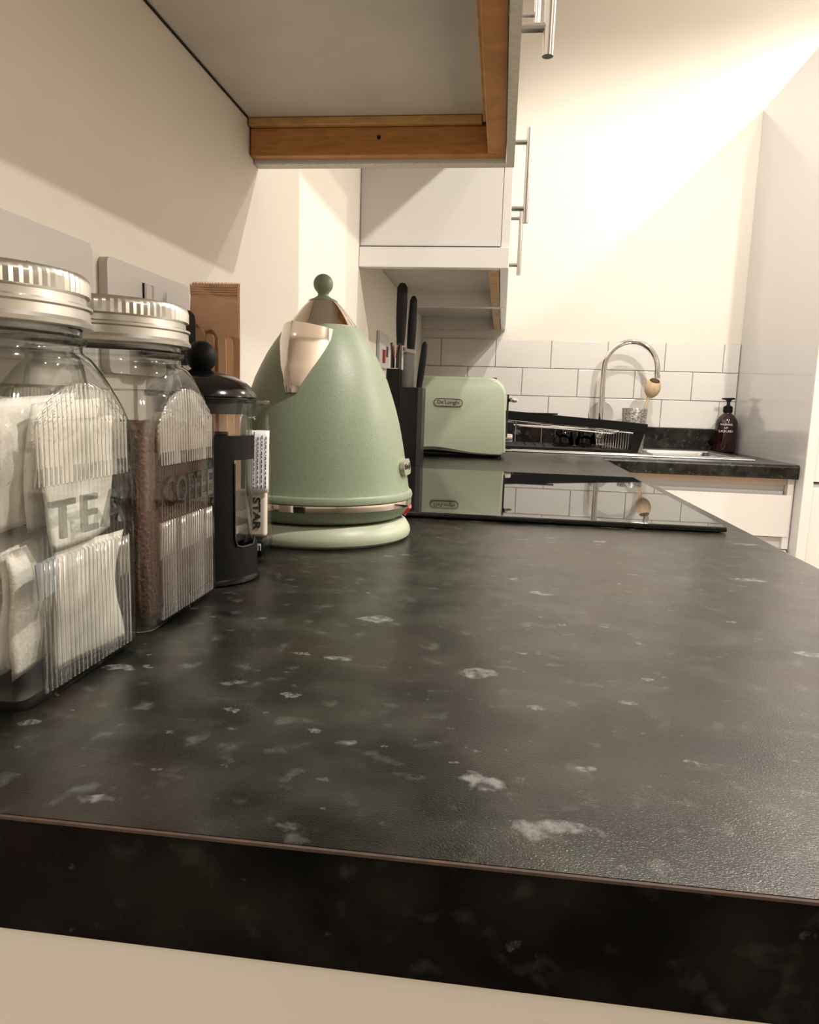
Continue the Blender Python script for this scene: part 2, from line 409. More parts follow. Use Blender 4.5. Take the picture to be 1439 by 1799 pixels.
# ------------------------------------------------------------------ wall cabinets
def bar_handle(parent, y, z0, z1, x=.305):
    h = BM().tube([(x + .029, y, z0), (x + .029, y, z1)], .006, 16).bevel_all(.0012, 2, 50).done('handle', MT['steel'], parent)
    for z in (z0 + .028, z1 - .028):
        BM().tube([(x - .001, y, z), (x + .026, y, z)], .0048, 12).done('handle_post', MT['steel'], h)
HR, HP, HT = .408, .451, 1.21
def wall_cab(y0, y1, label, zb=HR, handle=None, hz=.508, dx=.2875):
    t = thing('wall_cabinet', label, 'cabinet')
    BM().box(.001, dx - .001, y0 + .001, y0 + .018, zb, HT, .0006, 1).done('side', MT['unit_side'], t)
    BM().box(.001, dx - .001, y1 - .018, y1 - .0005, zb, HT, .0006, 1).done('side', MT['unit_side'], t)
    BM().box(.001, .286, y0 + .0185, y1 - .0185, zb + HP - HR, zb + HP - HR + .018).done('bottom_board', MT['under'], t, 0)
    BM().box(.001, .286, y0 + .0185, y1 - .0185, HT - .018, HT).done('top_board', MT['unit_side'], t, 0)
    d = BM().box(dx, .305, y0 + .0015, y1 - .0015, zb, HT, .0012, 2).done('door', MT['unit'], t)
    if handle is not None: bar_handle(d, handle, hz, hz + .184)
    return t
c1 = wall_cab(-.20, .702, 'white wall cabinet with pine-framed underside above the jars', handle=.635, hz=.4965, dx=.2965)
# timber frame below the cabinet
o = BM().box(.001, .2960, .6845, .7022, HR - .0006, HR + .0004).done('edge_strip', MT['edge'], c1, 0)
o = BM().box(.2962, .3052, -.199, .7012, HR - .0008, HR + .0002).done('edge_strip', MT['edge'], c1, 0)
BM().box(.002, .2955, .668, .6835, HR + .0035, HR + .0335, .0008, 1).done('batten', MT['batten'], c1)
BM().box(.002, .268, .6605, .672, HR + .034, HP - .0004, .0008, 1).done('batten', MT['batten2'], c1)
BM().box(.2755, .2955, -.18, .6675, HR + .0035, HR + .0335, .0008, 1).done('batten', MT['batten'], c1)
BM().box(.2690, .2760, -.18, .660, HR + .034, HP - .0004, .0008, 1).done('batten', MT['batten2'], c1)
BM().box(.0002, .0024, -.18, .660, HP - .0012, HP - .0001).done('wall_gap_shade', MT['dark'], c1, 0)  # solid dark strip, painting the shade where board meets wall
BM().lathe([(0, 0), (.0022, 0), (.0022, .001), (0, .001)], 12).done('screw', MT['dark'], c1).matrix_local = Matrix.Translation((.152, .6675, HR + .022)) @ Matrix.Rotation(PI / 2, 4, 'X')
c2 = wall_cab(.703, 1.333, 'short white wall cabinet over the hob with bar handle', zb=.715, handle=1.27, hz=.815)
c3 = wall_cab(1.337, 1.940, 'white wall cabinet with exposed end panel beyond the hob', handle=1.39)
c4 = wall_cab(1.942, 2.558, 'white wall cabinet in the corner above the toaster and tiles', handle=2.00)
BM().box(.001, .3046, 1.3315, 1.3378, HR, HR + .0395, .0006, 1).done('light_pelmet', MT['unit'], c3)
BM().box(.001, .286, 1.3362, 1.3374, HR + .040, HR + .0425).done('gap_shade_strip', MT['dark'], c3, 0)  # dark sliver standing in for the shadow line above the pelmet
for c, ya, yb in ((c3, 1.358, 1.921), (c4, 1.961, 2.539)):
    BM().box(.2635, .2860, ya, yb, HR + .001, HP - .0005, .0006, 1).done('batten', MT['batten2'], c)

# ------------------------------------------------------------------ sockets on the left wall
def socket_plate(y0, y1, z0, z1, label, gangs=2, single=False):
    t = thing('wall_socket', label, 'socket', (0, (y0 + y1) / 2, z0))
    w_, h_ = (y1 - y0), z1 - z0
    def rr(hw, hh, r, n=5):
        pts = []
        for cx, cy, a in ((hw - r, hh - r, 0), (-hw + r, hh - r, PI / 2), (-hw + r, -hh + r, PI), (hw - r, -hh + r, 1.5 * PI)):
            pts += [(cx + r * math.cos(a + PI / 2 * k / n), cy + r * math.sin(a + PI / 2 * k / n)) for k in range(n + 1)]
        return pts
    BM().prism(rr(w_ / 2, h_ / 2, .006), lambda u, v, k: ((.0005, .0075)[k], u, v + h_ / 2)).bevel_all(.0008, 2, 60).done('face_plate', MT['socket'], t)
    for g in range(gangs):
        s = -1 if g == 0 else 1
        c = s * .0345 - s * .010
        ry = s * .0064 - .006
        if single:
            if g: continue
            ry = .003; h0 = h_ - .0195
        else: h0 = h_ - .005
        k0 = BM().box(.007, .0078, ry - .0062, ry + .0062, h0 - .024, h0 - .006).done('switch_surround', MT['dark'], t, 0)
        BM().box(.0079, .0105, ry - .0056, ry + .0056, h0 - .0235, h0 - .0065, .001, 1).done('rocker', MT['socket'], k0)
        BM().box(.0074, .0079, c + s * .010 - .002, c + s * .010 + .002, h_ - .034, h_ - .025).done('earth_slot', MT['dark'], t, 0)
        for q in (-.011, .011): BM().box(.0074, .0079, c + s * .010 + q - .0032, c + s * .010 + q + .0032, h_ - .058, h_ - .054).done('pin_slot', MT['dark'], t, 0)
    return t
socket_plate(.1685, .3145, .1535, .2395, 'white double wall socket behind the tea jar', single=True)
socket_plate(.334, .480, .150, .236, 'white double wall socket behind the coffee jar')
p = thing('black_plug', 'black mains plug pushed into the socket behind the coffee jar', 'plug', (.0105, .397, .1600))
BM().box(0, .032, -.022, .022, 0, .047, .008, 3).done('plug_body', MT['black'], p)
BM().tube([(.016, 0, .002), (.016, 0, -.03), (.012, .004, -.08), (.010, .012, -.135), (.012, .03, -.152)], .0035, 8).done('cable', MT['black'], p)
t = thing('cooker_switch', 'grey-white cooker control plate with red switch beyond the kettle', 'switch', (0, 1.643, .219))
BM().box(.0005, .009, -.073, .073, 0, .086, .002, 2).done('face_plate', MT['socket'], t)
BM().box(.0092, .015, -.030, -.014, .012, .044, .0015, 2).done('rocker', MT['red'], t)
BM().box(.0088, .0096, .026, .052, .030, .056).done('outlet', MT['dark'], t, 0)
BM().lathe([(0, 0), (.0025, 0), (0, .001)], 10, (.0095, -.045, .043)).done('screw', MT['dark'], t)

# ------------------------------------------------------------------ hob
t = thing('ceramic_hob', 'black glass ceramic hob set into the worktop, mirror smooth', 'hob', (.307, .955, 0))
HX0, HX1, HY0, HY1 = -.257, .258, -.300, .300
BM().box(HX0, HX1, HY0, HY1, .0012, .0072, .0016, 3).done('glass_top', MT['hob'], t)
BM().box(HX0 + .006, HX1 - .006, HY0 + .006, HY1 - .006, .0001, .0011).done('seal', MT['rubber'], t, 0)

# ------------------------------------------------------------------ kettle
KC = (.126, .523)
def R_at(z, P=[(.021, .084), (.034, .0925), (.0465, .0927), (.053, .0889), (.082, .0845), (.1133, .0783), (.1413, .0700), (.1661, .0603), (.1904, .0461), (.2055, .0335)]):
    for (z0, r0), (z1, r1) in zip(P, P[1:]):
        if z <= z1: return r0 + (r1 - r0) * (z - z0) / (z1 - z0)
    return P[-1][1]
vdir = math.atan2(-.2009 - KC[1], .3042 - KC[0])         # azimuth from the kettle to where the photo was taken
kt = thing('electric_kettle', 'sage green pyramid kettle with chrome spout and ball knob', 'kettle', (*KC, 0))
BM().lathe([(0, .0003), (.088, .0003), (.0915, .003), (.0925, .0065), (.0915, .011), (.088, .0165), (.084, .0195), (.060, .0200), (0, .0200)], 72).done('power_base', MT['green_light'], kt)
BM().lathe([(0, .0205), (.078, .0205), (.078, .0215), (.0, .0215)], 72).done('base_gap', MT['dark'], kt)
BM().lathe([(0, .0218), (.081, .0218), (.0855, .0245), (.0895, .0295), (.0918, .0338), (.0918, .0405), (.0933, .0412), (.0936, .0440), (.0925, .0468), (.0903, .0480), (.0892, .0520), (.0873, .064), (.0845, .082),
            (.0818, .097), (.0783, .1133), (.0743, .128), (.0700, .1413), (.0652, .155), (.0600, .1661), (.0535, .179), (.0461, .1904), (.040, .199), (.0345, .2055), (0, .2055)], 96).done('body', MT['green'], kt)
BM().lathe([(.0916, .0338), (.0927, .0342), (.0929, .0372), (.0927, .0402), (.0916, .0406)], 96).done('steel_band', MT['chrome_warm'], kt)
ld_ = BM().lathe([(.0310, .2045), (.0338, .2052), (.0340, .2062), (.0322, .2082), (.0285, .2130), (.0240, .2190), (.0190, .2250), (.0142, .2298), (0, .2298)], 64).done('lid', MT['chrome_warm'], kt)
BM().lathe([(0, .2290), (.0140, .2294), (.0143, .2304), (.0120, .2318), (.0082, .2335), (.0056, .2352), (.0050, .2368), (.0060, .2385)] +
           [(.0097 * math.sin(a), .2465 - .0097 * math.cos(a)) for a in [PI * (.22 + .78 * k / 12) for k in range(13)]], 40).done('knob', MT['green'], ld_)
# spout: a V-shaped chrome beak on the body
az = vdir - math.radians(23)
rows = []
NZ, NS = 18, 28
for i in range(NZ + 1):
    tt = i / NZ
    z = .2040 + (.1405 - .2040) * tt
    hwid = math.radians(37) * (1 - tt) ** 1.25 + math.radians(5)
    out = .0330 * (1 - tt) ** .95 + .0018
    row = []
    for k in range(NS + 1):
        s_ = -1 + 2 * k / NS
        a = az + hwid * s_
        ridge = math.sqrt(s_ * s_ + .0002)
        bump = max(0, 1 - ridge) / (1 - math.sqrt(.0002))
        r = R_at(z) - .0015 + out * bump * (1 - .18 * bump * (1 - bump)) + .0024 * (1 if abs(s_) < .93 else 0)
        zz = z - .0045 * abs(s_) * (1 - tt)
        row.append((r * math.cos(a), r * math.sin(a), zz))
    rows.append(row)
b = BM(); R = b.grid(rows)
cc = b.b.verts.new((R_at(.204) * .8 * math.cos(az), R_at(.204) * .8 * math.sin(az), .2035))
for i in range(NS): b.b.faces.new((R[0][i + 1], R[0][i], cc))
b.done('spout', MT['chrome_warm'], kt, 25)
# badge on the side, small red switch, handle at the back
def on_body(az0, z, lift):
    r = R_at(z) + lift
    rad = Vector((math.cos(az0), math.sin(az0), 0)); tan = Vector((-math.sin(az0), math.cos(az0), 0))
    s_ = (R_at(z + .004) - R_at(z - .004)) / .008
    upv = Vector((rad.x * s_, rad.y * s_, 1)).normalized(); nrm = tan.cross(upv).normalized()
    return rad * r + Vector((0, 0, z)), tan, upv, nrm
def rrect(hw, hh, r, n=6):
    pts = []
    for cx, cy, a in ((hw - r, hh - r, 0), (-hw + r, hh - r, PI / 2), (-hw + r, -hh + r, PI), (hw - r, -hh + r, 1.5 * PI)):
        pts += [(cx + r * math.cos(a + PI / 2 * k / n), cy + r * math.sin(a + PI / 2 * k / n)) for k in range(n + 1)]
    return pts
ab = vdir + math.radians(74)
c, tv, uv_, nv = on_body(ab, .0715, .0005)
bg = BM().prism(rrect(.019, .0078, .0075), lambda u, v, k: c + tv * u + uv_ * v + nv * (-.002, .0022)[k]).bevel_all(.0007, 2, 50).done('badge', MT['badge'], kt)
me = xform(text_mesh("De'Longhi", .031, .0075, .0006), tv, uv_, nv, c + nv * .0024); obj('lettering', me, MT['ink'], bg, 0)
asw = vdir + math.radians(83)
c, tv, uv_, nv = on_body(asw, .0275, 0)
BM().prism(rrect(.011, .0055, .003), lambda u, v, k: c + tv * u + uv_ * v + nv * (-.004, .0022)[k]).bevel_all(.001, 2, 50).done('switch', MT['red'], kt)
ah = az + PI
hp = []
for k in range(17):
    q = k / 16; z = .192 - .150 * q
    r = R_at(z) - .004 + .046 * math.sin(PI * q) ** .6
    hp.append((r * math.cos(ah), r * math.sin(ah), z))
BM().tube(hp, .0085, 12).done('handle', MT['green'], kt)

# ------------------------------------------------------------------ glass jars
def jar(name, label, loc, word, whole):
    t = thing(name, label, 'jar', loc)
    A, NR, PW = .050, 22, .0375
    def section(a, c, z, ribs):
        pts = []
        for side in range(4):
            ca, sa = math.cos(side * PI / 2), math.sin(side * PI / 2)
            n = 150 if side in (0, 2) else 8
            fl = a - c
            for k in range(n):
                u = -fl + 2 * fl * k / n
                d = 0
                if ribs and side in (0, 2) and abs(u) < PW and z > .0065 and not (.0635 < z < .0945):
                    if z < .116 + .0225 * math.sqrt(max(0, 1 - (u / PW) ** 2)):
                        f_ = ((u + PW) / (2 * PW) * NR) % 1.0
                        d = .0015 * math.sqrt(max(0, 1 - (2 * f_ - 1) ** 2))
                x, y = a + d, u
                pts.append((x * ca - y * sa, x * sa + y * ca, z))
            for k in range(7):
                th = k / 7 * PI / 2
                x, y = fl + c * math.cos(th), fl + c * math.sin(th)
                pts.append((x * ca - y * sa, x * sa + y * ca, z))
        return pts
    prof = [(.0445, .010, .0006), (.0475, .009, .0015), (.0492, .008, .004)]
    zs = [.0062, .0066, .02, .04, .0630, .0638, .079, .0942, .0950, .104, .112]
    prof += [(A, .008, z) for z in zs]
    prof += [(A, .008 + .002 * k / 5, .112 + .001 * k) for k in range(1, 9)]
    for k in range(1, 27):   # shoulder
        q = k / 26; z = .120 + .0315 * q
        a = .0445 + (A - .0445) * math.sqrt(max(0, 1 - q ** 2.2)); a = max(a, .0437)
        c = .0112 + (a - .0112) * min(1, q ** 1.1)
        prof.append((a, min(c, a), z))
    prof += [(.0437, .0437, .1525), (.0437, .0437, .155), (.0455, .0455, .1562), (.0458, .0458, .1585), (.0437, .0437, .160), (.0437, .0437, .172)]
    b = BM()
    rows = [section(a, c, z, True) for a, c, z in prof]
    inner = [(max(a - .0038, .0395), max(.004, min(c - .003, max(a - .0038, .0395)) if c < .03 else max(a - .0038, .0395)), max(z, .006)) for a, c, z in prof if z > .0055 or z < .001]
    inner[0] = (.040, .008, .0058)
    rows_in = [section(a, min(c, a), z, False) for a, c, z in inner]
    R = b.grid(rows, True); b.b.faces.new(R[0][::-1])
    Q = b.grid([r for r in rows_in[::-1]], True); b.b.faces.new(Q[-1])
    n = len(R[-1])
    for i in range(n): b.b.faces.new((R[-1][i], R[-1][(i + 1) % n], Q[0][(i + 1) % n], Q[0][i]))
    body = b.done('glass_body', MT['glassjar'], t, 50)
    body.data.materials.append(MT['ribglass'])
    for pl in body.data.polygons:
        c = pl.center
        if abs(c.x) > A - .0005 and abs(c.y) < PW and .0065 < c.z < .116 + .0225 * math.sqrt(1 - (c.y / PW) ** 2) and not (.0632 < c.z < .0948): pl.material_index = 1
    me = xform(text_mesh(word, whole, .0170, .0018, .012, 1.25 if len(word) < 4 else 1.05), (0, 1, 0), (0, 0, 1), (1, 0, 0), (A + .0006, .002, .0795))
    obj('lettering', me, MT['lettering'], body, 0)
    # screw lid with a milled rim
    n = 150; rows = []
    for (r, z, kn) in [(.0440, .1630, 0), (.0488, .1632, 0), (.0492, .1650, 0), (.0478, .1668, 0), (.0476, .1708, 0), (.0487, .1716, 0), (.0487, .1728, 0), (.0462, .1738, 0), (.0460, .1768, 0), (.0480, .1778, 1), (.0480, .1830, 1), (.0474, .1856, 1), (.0462, .1868, 0), (.0430, .1870, 0)]:
        rows.append([((r - (.0007 if kn and i % 2 else 0)) * math.cos(2 * PI * i / n), (r - (.0007 if kn and i % 2 else 0)) * math.sin(2 * PI * i / n), z) for i in range(n)])
    b = BM(); R = b.grid(rows, True); b.b.faces.new(R[-1])
    L_ = b.done('lid', MT['lid'], t, 30)
    BM().lathe([(0, .1864), (.0425, .1864), (.0428, .1874), (.041, .1872)], 48).done('lid_disc', MT['lid'], L_)
    return t
JT, JC = (.067, .1126, 0), (.067, .2229, 0)
jar('tea_jar', 'square ribbed glass jar embossed TEA full of tea bags', JT, 'TEA', .061)
jar('coffee_jar', 'square ribbed glass jar embossed COFFEE filled with brown granules', JC, 'COFFEE', .068)

def tea_bag_mesh(seed):
    rnd = random.Random(seed); n = 16; hw = .029; top, bot = [], []
    ph = [rnd.uniform(0, 6) for _ in range(4)]
    for j in range(n + 1):
        rt_, rb = [], []
        for i in range(n + 1):
            u, v = -1 + 2 * i / n, -1 + 2 * j / n
            e = max(0, (1 - abs(u) ** 4) * (1 - abs(v) ** 4)) ** .7
            wv = .002 * math.sin(3 * u + ph[0]) * math.cos(2.3 * v + ph[1]) + .0035 * (u * u) * math.sin(ph[2]) + .0025 * v * math.cos(ph[3]) * u
            cr = .0007 * math.sin(11 * u + 5 * v + ph[1]) * e
            rt_.append((u * hw, v * hw, wv + .0026 * e + cr)); rb.append((u * hw, v * hw, wv - .0026 * e - .0002 + cr))
        top.append(rt_); bot.append(rb)
    b = BM(); T = b.grid(top); B = b.grid([r[::-1] for r in bot])
    bmesh.ops.remove_doubles(b.b, verts=b.b.verts, dist=.00025)
    me = bpy.data.meshes.new('tea_bag'); b.b.to_mesh(me); b.b.free(); me.materials.append(MT['teabag'])
    me.polygons.foreach_set('use_smooth', [True] * len(me.polygons)); return me
bags = [tea_bag_mesh(s) for s in range(5)]
layout = [  # x, y, z within the jar, rotation: two tiers upright against the ribbed face, the rest lying in a loose stack
    (0.0410, 0.0140, 0.0357, (0.9388, 1.5850, 0.9388)),
    (0.0340, -0.0038, 0.0390, (-1.3055, 1.6528, -1.3046)),
    (0.0255, -0.0010, 0.0400, (-1.1851, 1.6910, -1.1825)),
    (0.0400, 0.0101, 0.0934, (-1.4036, 1.6113, -1.4035)),
    (0.0310, 0.0131, 0.1014, (-0.7075, 1.6536, -0.7058)),
    (0.0250, 0.0012, 0.1032, (-0.9039, 1.6657, -0.9017)),
    (-0.0089, -0.0039, 0.0120, (0.0515, -0.0022, 1.5571)),
    (-0.0095, -0.0139, 0.0200, (0.0415, 0.0404, 1.4542)),
    (-0.0116, -0.0048, 0.0290, (0.0176, -0.1374, 3.1496)),
    (-0.0098, 0.0022, 0.0370, (0.0327, 0.0989, -0.0240)),
    (-0.0086, -0.0110, 0.0440, (-0.0317, -0.0708, 3.1403)),
    (-0.0145, 0.0108, 0.0520, (-0.0831, -0.1410, 4.7077)),
    (-0.0049, -0.0135, 0.0600, (0.3347, 0.1157, 0.0231)),
    (-0.0119, -0.0144, 0.0680, (0.1967, -0.0158, 0.0003)),
    (-0.0158, -0.0133, 0.0780, (-0.0578, 0.0853, 4.6963)),
    (-0.0124, 0.0107, 0.0870, (0.0795, 0.0321, 3.0287)),
    (-0.0116, -0.0110, 0.0970, (-0.0153, -0.1437, 1.6789)),
    (-0.0105, -0.0121, 0.1050, (-0.0682, -0.0162, 3.0938)),
    (-0.0089, -0.0113, 0.1140, (0.0042, 0.1315, 1.5675)),
    (-0.0136, 0.0116, 0.1180, (-0.0417, 0.1246, 1.5290)),
    (-0.0106, 0.0103, 0.1260, (-0.0125, 0.0944, 1.6188)),]
for k, (x, y, z, r) in enumerate(layout):
    o = bpy.data.objects.new('tea_bag', bags[k % 5]); COL.objects.link(o)
    o.location = (JT[0] + x, JT[1] + y, z); o.rotation_euler = r
    tag(o, 'off-white square paper tea bag crumpled inside the glass jar', 'tea bag', 'tea bags in the glass jar')
o = BM().box(-.0003, .0003, -.007, .007, -.008, .008).done('paper_tag', MT['tag'], None, 0)
o.location = (JT[0] + .0450, JT[1] - .0240, .0540)
o.rotation_euler = (.1, 0, 0); tag(o, 'small blue-grey paper tag among the tea bags', 'tag')
# coffee granules
b = BM(); rows = []
n = 20
rows = []
for z, a in [(.0066, .041), (.010, .0452), (.05, .0452), (.09, .0452), (.1150, .0452)]:
    pts = []
    for s_ in range(4):
        ca, sa = math.cos(s_ * PI / 2), math.sin(s_ * PI / 2)
        for k in range(n):
            u = -a + .004 + (2 * a - .008) * k / (n - 1)
            pts.append((a * ca - u * sa, a * sa + u * ca, z))
    rows.append(pts)
R = b.grid(rows, True); b.b.faces.new(R[0][::-1])
ring = R[-1]
for s_ in (.75, .5, .25):
    nr = [b.b.verts.new((v.co.x * s_, v.co.y * s_, .1165 + random.uniform(-.002, .002))) for v in R[-1]]
    for i in range(len(nr)): b.b.faces.new((ring[i], ring[(i + 1) % len(nr)], nr[(i + 1) % len(nr)], nr[i]))
    ring = nr
b.b.faces.new(ring)
o = b.done('coffee_granules', MT['coffee'], None, 60); o.location = JC
tag(o, 'brown instant coffee granules filling the glass jar', 'coffee', kind='stuff')

# ------------------------------------------------------------------ cafetiere
fp = thing('cafetiere', 'small black framed glass cafetiere with ball knob beside the coffee jar', 'cafetiere', (.0865, .3185, 0))
va = math.atan2(-.2009 - .3185, .3042 - .0865)          # azimuth towards the room end of the worktop
def shell(name, cells, r0, r1, m, parent):
    """cells: list of (a0,a1,z0,z1) patches of a cylinder wall, angles relative to va in degrees (+ = right)"""
    b = BM()
    for a0, a1, z0, z1 in cells:
        n = max(2, int(abs(a1 - a0) / 6)); O = [[], []]; I = [[], []]
        for k in range(n + 1):
            a = va + math.radians(a0 + (a1 - a0) * k / n)
            for j, z in enumerate((z0, z1)):
                O[j].append(b.b.verts.new((r1 * math.cos(a), r1 * math.sin(a), z))); I[j].append(b.b.verts.new((r0 * math.cos(a), r0 * math.sin(a), z)))
        for k in range(n):
            b.b.faces.new((O[0][k], O[0][k + 1], O[1][k + 1], O[1][k])); b.b.faces.new((I[0][k + 1], I[0][k], I[1][k], I[1][k + 1]))
            b.b.faces.new((O[1][k], O[1][k + 1], I[1][k + 1], I[1][k])); b.b.faces.new((I[0][k], I[0][k + 1], O[0][k + 1], O[0][k]))
        for k in (0, n): b.b.faces.new((O[0][k], O[1][k], I[1][k], I[0][k]))
    bmesh.ops.remove_doubles(b.b, verts=b.b.verts, dist=.00005)
    return b.done(name, m, parent, 40)
fr_ = shell('frame', [(-180, 180, .004, .0270), (-75, 33, .0270, .1075), (150, 210, .0270, .1075), (33, 66, .0905, .1075), (-100, -75, .0905, .1075)], .0375, .0402, MT['black'], fp)
BM().lathe([(0, .0004), (.040, .0004), (.0422, .0016), (.0422, .0034), (.0400, .0052), (.0375, .006), (0, .006)], 64).done('foot_ring', MT['black_gloss'], fp)
# window trim bead
bead = []
for a0, z in [(33, .088), (33, .034), (36, .029), (42, .0275), (60, .0275), (64, .029), (66, .034)]:
    a = va + math.radians(a0); bead.append((.0404 * math.cos(a), .0404 * math.sin(a), z))
BM().tube(bead, .0009, 8).done('window_bead', MT['black_gloss'], fr_)
gp = [(0, .0075), (.030, .0075), (.0345, .009), (.0362, .013), (.0362, .128), (.0368, .1325), (.0378, .1345)]
BM().lathe(gp + [(.0362, .1345), (.0346, .130), (.0346, .014), (.030, .0095), (0, .0095)], 64).done('beaker', MT['thin'], fp, 60)
# pouring lip
asp = va + math.radians(68)
rows = []
for i in range(9):
    q = i / 8; row = []
    for k in range(13):
        s_ = -1 + k / 6
        a = asp + math.radians(24) * s_ * (1 - .35 * q)
        r = .0366 + .0125 * q * (1 - s_ * s_) + .0008
        row.append((r * math.cos(a), r * math.sin(a), .121 + .0125 * q - .002 * q * q))
    rows.append(row)
b = BM(); b.grid(rows); lip = b.done('pouring_lip', MT['thin'], fp, 60)
lipm = lip.modifiers.new('solid', 'SOLIDIFY'); lipm.thickness = .0016
rim = [rows[-1][k] for k in range(13)]
BM().tube(rim, .0014, 8).done('lip_rim', MT['lettering'], fp)
ldc = BM().lathe([(.0, .1335), (.0395, .1335), (.0400, .1348), (.0395, .1362), (.0370, .1405), (.0320, .1450), (.0240, .1490), (.0150, .1515), (.0085, .1528), (.0062, .1545), (0, .1545)], 64).done('lid', MT['black_gloss'], fp)
BM().sphere((0, 0, .1628), .0112, 32).done('knob', MT['black'], ldc)
BM().lathe([(.0338, .1333), (.0338, .1235), (.0328, .1225), (.0318, .1235), (.0318, .1333)], 48).done('lid_skirt', MT['black'], ldc)
BM().tube([(0, 0, .04), (0, 0, .134)], .0016, 8).done('plunger_rod', MT['chrome'], fp)
BM().lathe([(0, .036), (.0335, .036), (.0338, .038), (.0338, .042), (0, .044)], 48).done('plunger_disc', MT['steel'], fp)

# ------------------------------------------------------------------ clear bag with a labelled sachet behind the cafetiere
bgx, bgy = .0905, .3990
t = thing('cellophane_bag', 'clear plastic bag with white printed label between cafetiere and kettle', 'bag', (bgx, bgy, 0), .12)
rows = []
for i in range(25):
    q = i / 24; z = .001 + .127 * q
    hw = .0235 * (1 - .22 * q ** 3) * min(1, (q * 10 + .35)) ** .5 if q < .2 else .0235 * (1 - .20 * ((q - .2) / .8) ** 2)
    hd = .0150 * (1 - q ** 2.2) + .0008
    row = []
    for k in range(28):
        a = 2 * PI * k / 28
        cr = 1 + .05 * math.sin(9 * a + 14 * q) * q
        row.append((hw * math.cos(a) * cr, hd * math.sin(a) * cr, z))
    rows.append(row)
b = BM(); R = b.grid(rows, True); b.b.faces.new(R[0][::-1]); b.done('film', MT['film'], t, 60)
b = BM(); rows = []
for i in range(9):
    z = .056 + .052 * i / 8
    rows.append([(.004 + .0185 * k / 6, -.0156 + .0045 * (k / 6) ** 2 + .003 * ((z - .056) / .052) ** 2, z) for k in range(7)])
b.grid(rows); lb = b.done('label', MT['paper'], t, 60); lb.modifiers.new('solid', 'SOLIDIFY').thickness = .0003
# rows of small print, as short dashes
b = BM(); rnd = random.Random(3)
for ln in range(4):
    z = .060
    x = .0105 + ln * .0031
    while z < .104:
        l = rnd.uniform(.001, .0035); yq = -.0161 + .0045 * ((x - .004) / .0185) ** 2 + .003 * ((z - .056) / .052) ** 2
        b.box(x, x + .0008, yq - .0004, yq, z, z + l); z += l + rnd.uniform(.0006, .0016)
b.done('small_print', MT['print_'], lb, 0)
s1 = BM().box(-.008, .0205, -.0105, -.002, .018, .058, .003, 3).done('sachet', MT['sachet'], t)
me = xform(text_mesh('STAR', .028, .0066, .0006, .03), (0, 0, -1), (1, 0, 0), (0, -1, 0), (.0125, -.0110, .038)); obj('lettering', me, MT['ink'], s1, 0)
bx_ = BM().box(-.016, .0175, -.0115, .0105, .0015, .0165, .002, 2).done('dark_carton', MT['black_gloss'], t)
me = xform(text_mesh('E', .006, .0048, .0006), (0, 0, -1), (1, 0, 0), (0, -1, 0), (.0140, -.0120, .0095)); obj('lettering', me, MT['white_print'], bx_, 0)

# ------------------------------------------------------------------ packet of stirrers
pk = thing('paper_packet', 'brown kraft paper packet with crimped top edge leaning by the wall', 'packet', (.0492, .437, 0), .06)
def sheet(x0, x1, z0, z1, y, jag_top=False, jag_bot=False, n=24, wob=.0012, seed=1, lean=.004):
    rnd = random.Random(seed); rows = []
    m = 24
    for i in range(m + 1):
        q = i / m; row = []
        for k in range(n * 2 + 1):
            u = k / (n * 2)
            z = z0 + (z1 - z0) * q
            if jag_top and i == m and k % 2: z -= .0022
            if jag_bot: z += (1 - q) * (.006 * math.sin(5.5 * u + .6) + .003 * math.sin(17 * u))
            yy = y + wob * math.sin(7 * u + 9 * q + seed) * math.sin(PI * min(1, (1 - q) * 3)) + lean * q
            row.append((x0 + (x1 - x0) * u + .0012 * math.sin(4 * q + seed) * (u - .5), yy, z))
        rows.append(row)
    b = BM(); b.grid(rows); return b
s = sheet(-.0215, .0225, .001, .2345, 0, jag_top=True).done('back_sheet', MT['kraft'], pk, 80); s.modifiers.new('solid', 'SOLIDIFY').thickness = .0004
s = sheet(-.0215, .0225, .1890, .2325, -.0022, jag_top=True, jag_bot=True, seed=2, lean=.0020, wob=.0016).done('front_flap', MT['kraft'], pk, 80); s.modifiers.new('solid', 'SOLIDIFY').thickness = .0004
for k in range(4):
    BM().tube([(-.021, -.0016, .2235 + .0020 * k), (.022, -.0016, .2235 + .0020 * k)], .0006, 6).done('crimp', MT['kraft'], pk)
s = sheet(-.0215, .0225, .001, .060, -.0130, seed=5, wob=.0008, lean=0).done('front_pocket', MT['kraft'], pk, 80); s.modifiers.new('solid', 'SOLIDIFY').thickness = .0004
for k, (x, top, hw, dy, tl) in enumerate([(.0368, .1935, .0058, -.010, .01), (.0440, .1880, .0034, -.006, 0), (.0512, .1885, .0036, -.010, -.01), (.0565, .1870, .0026, -.007, .02), (.0632, .1862, .0034, -.010, -.015), (.0695, .1860, .0030, -.006, -.02)]):
    n = 8
    poly = [(-hw, .001), (hw, .001)] + [(hw * math.cos(PI * j / n), top - hw + hw * math.sin(PI * j / n)) for j in range(n + 1)]
    o = BM().prism(poly, lambda u, v, q: (u, (-.0008, .0008)[q], v)).done('wooden_stirrer', MT['stick'], None, 40)
    o.location = (x - .0008, .437 + dy, 0); o.rotation_euler = (-.012, tl, random.uniform(-.3, .3))
    if k == 0: tag(o, 'widest wooden stirrer with round end in the kraft packet', 'stirrer', 'wooden stirrers in the packet')
    else: tag(o, 'narrow flat wooden stirrer standing in the kraft packet', 'stirrer', 'wooden stirrers in the packet')

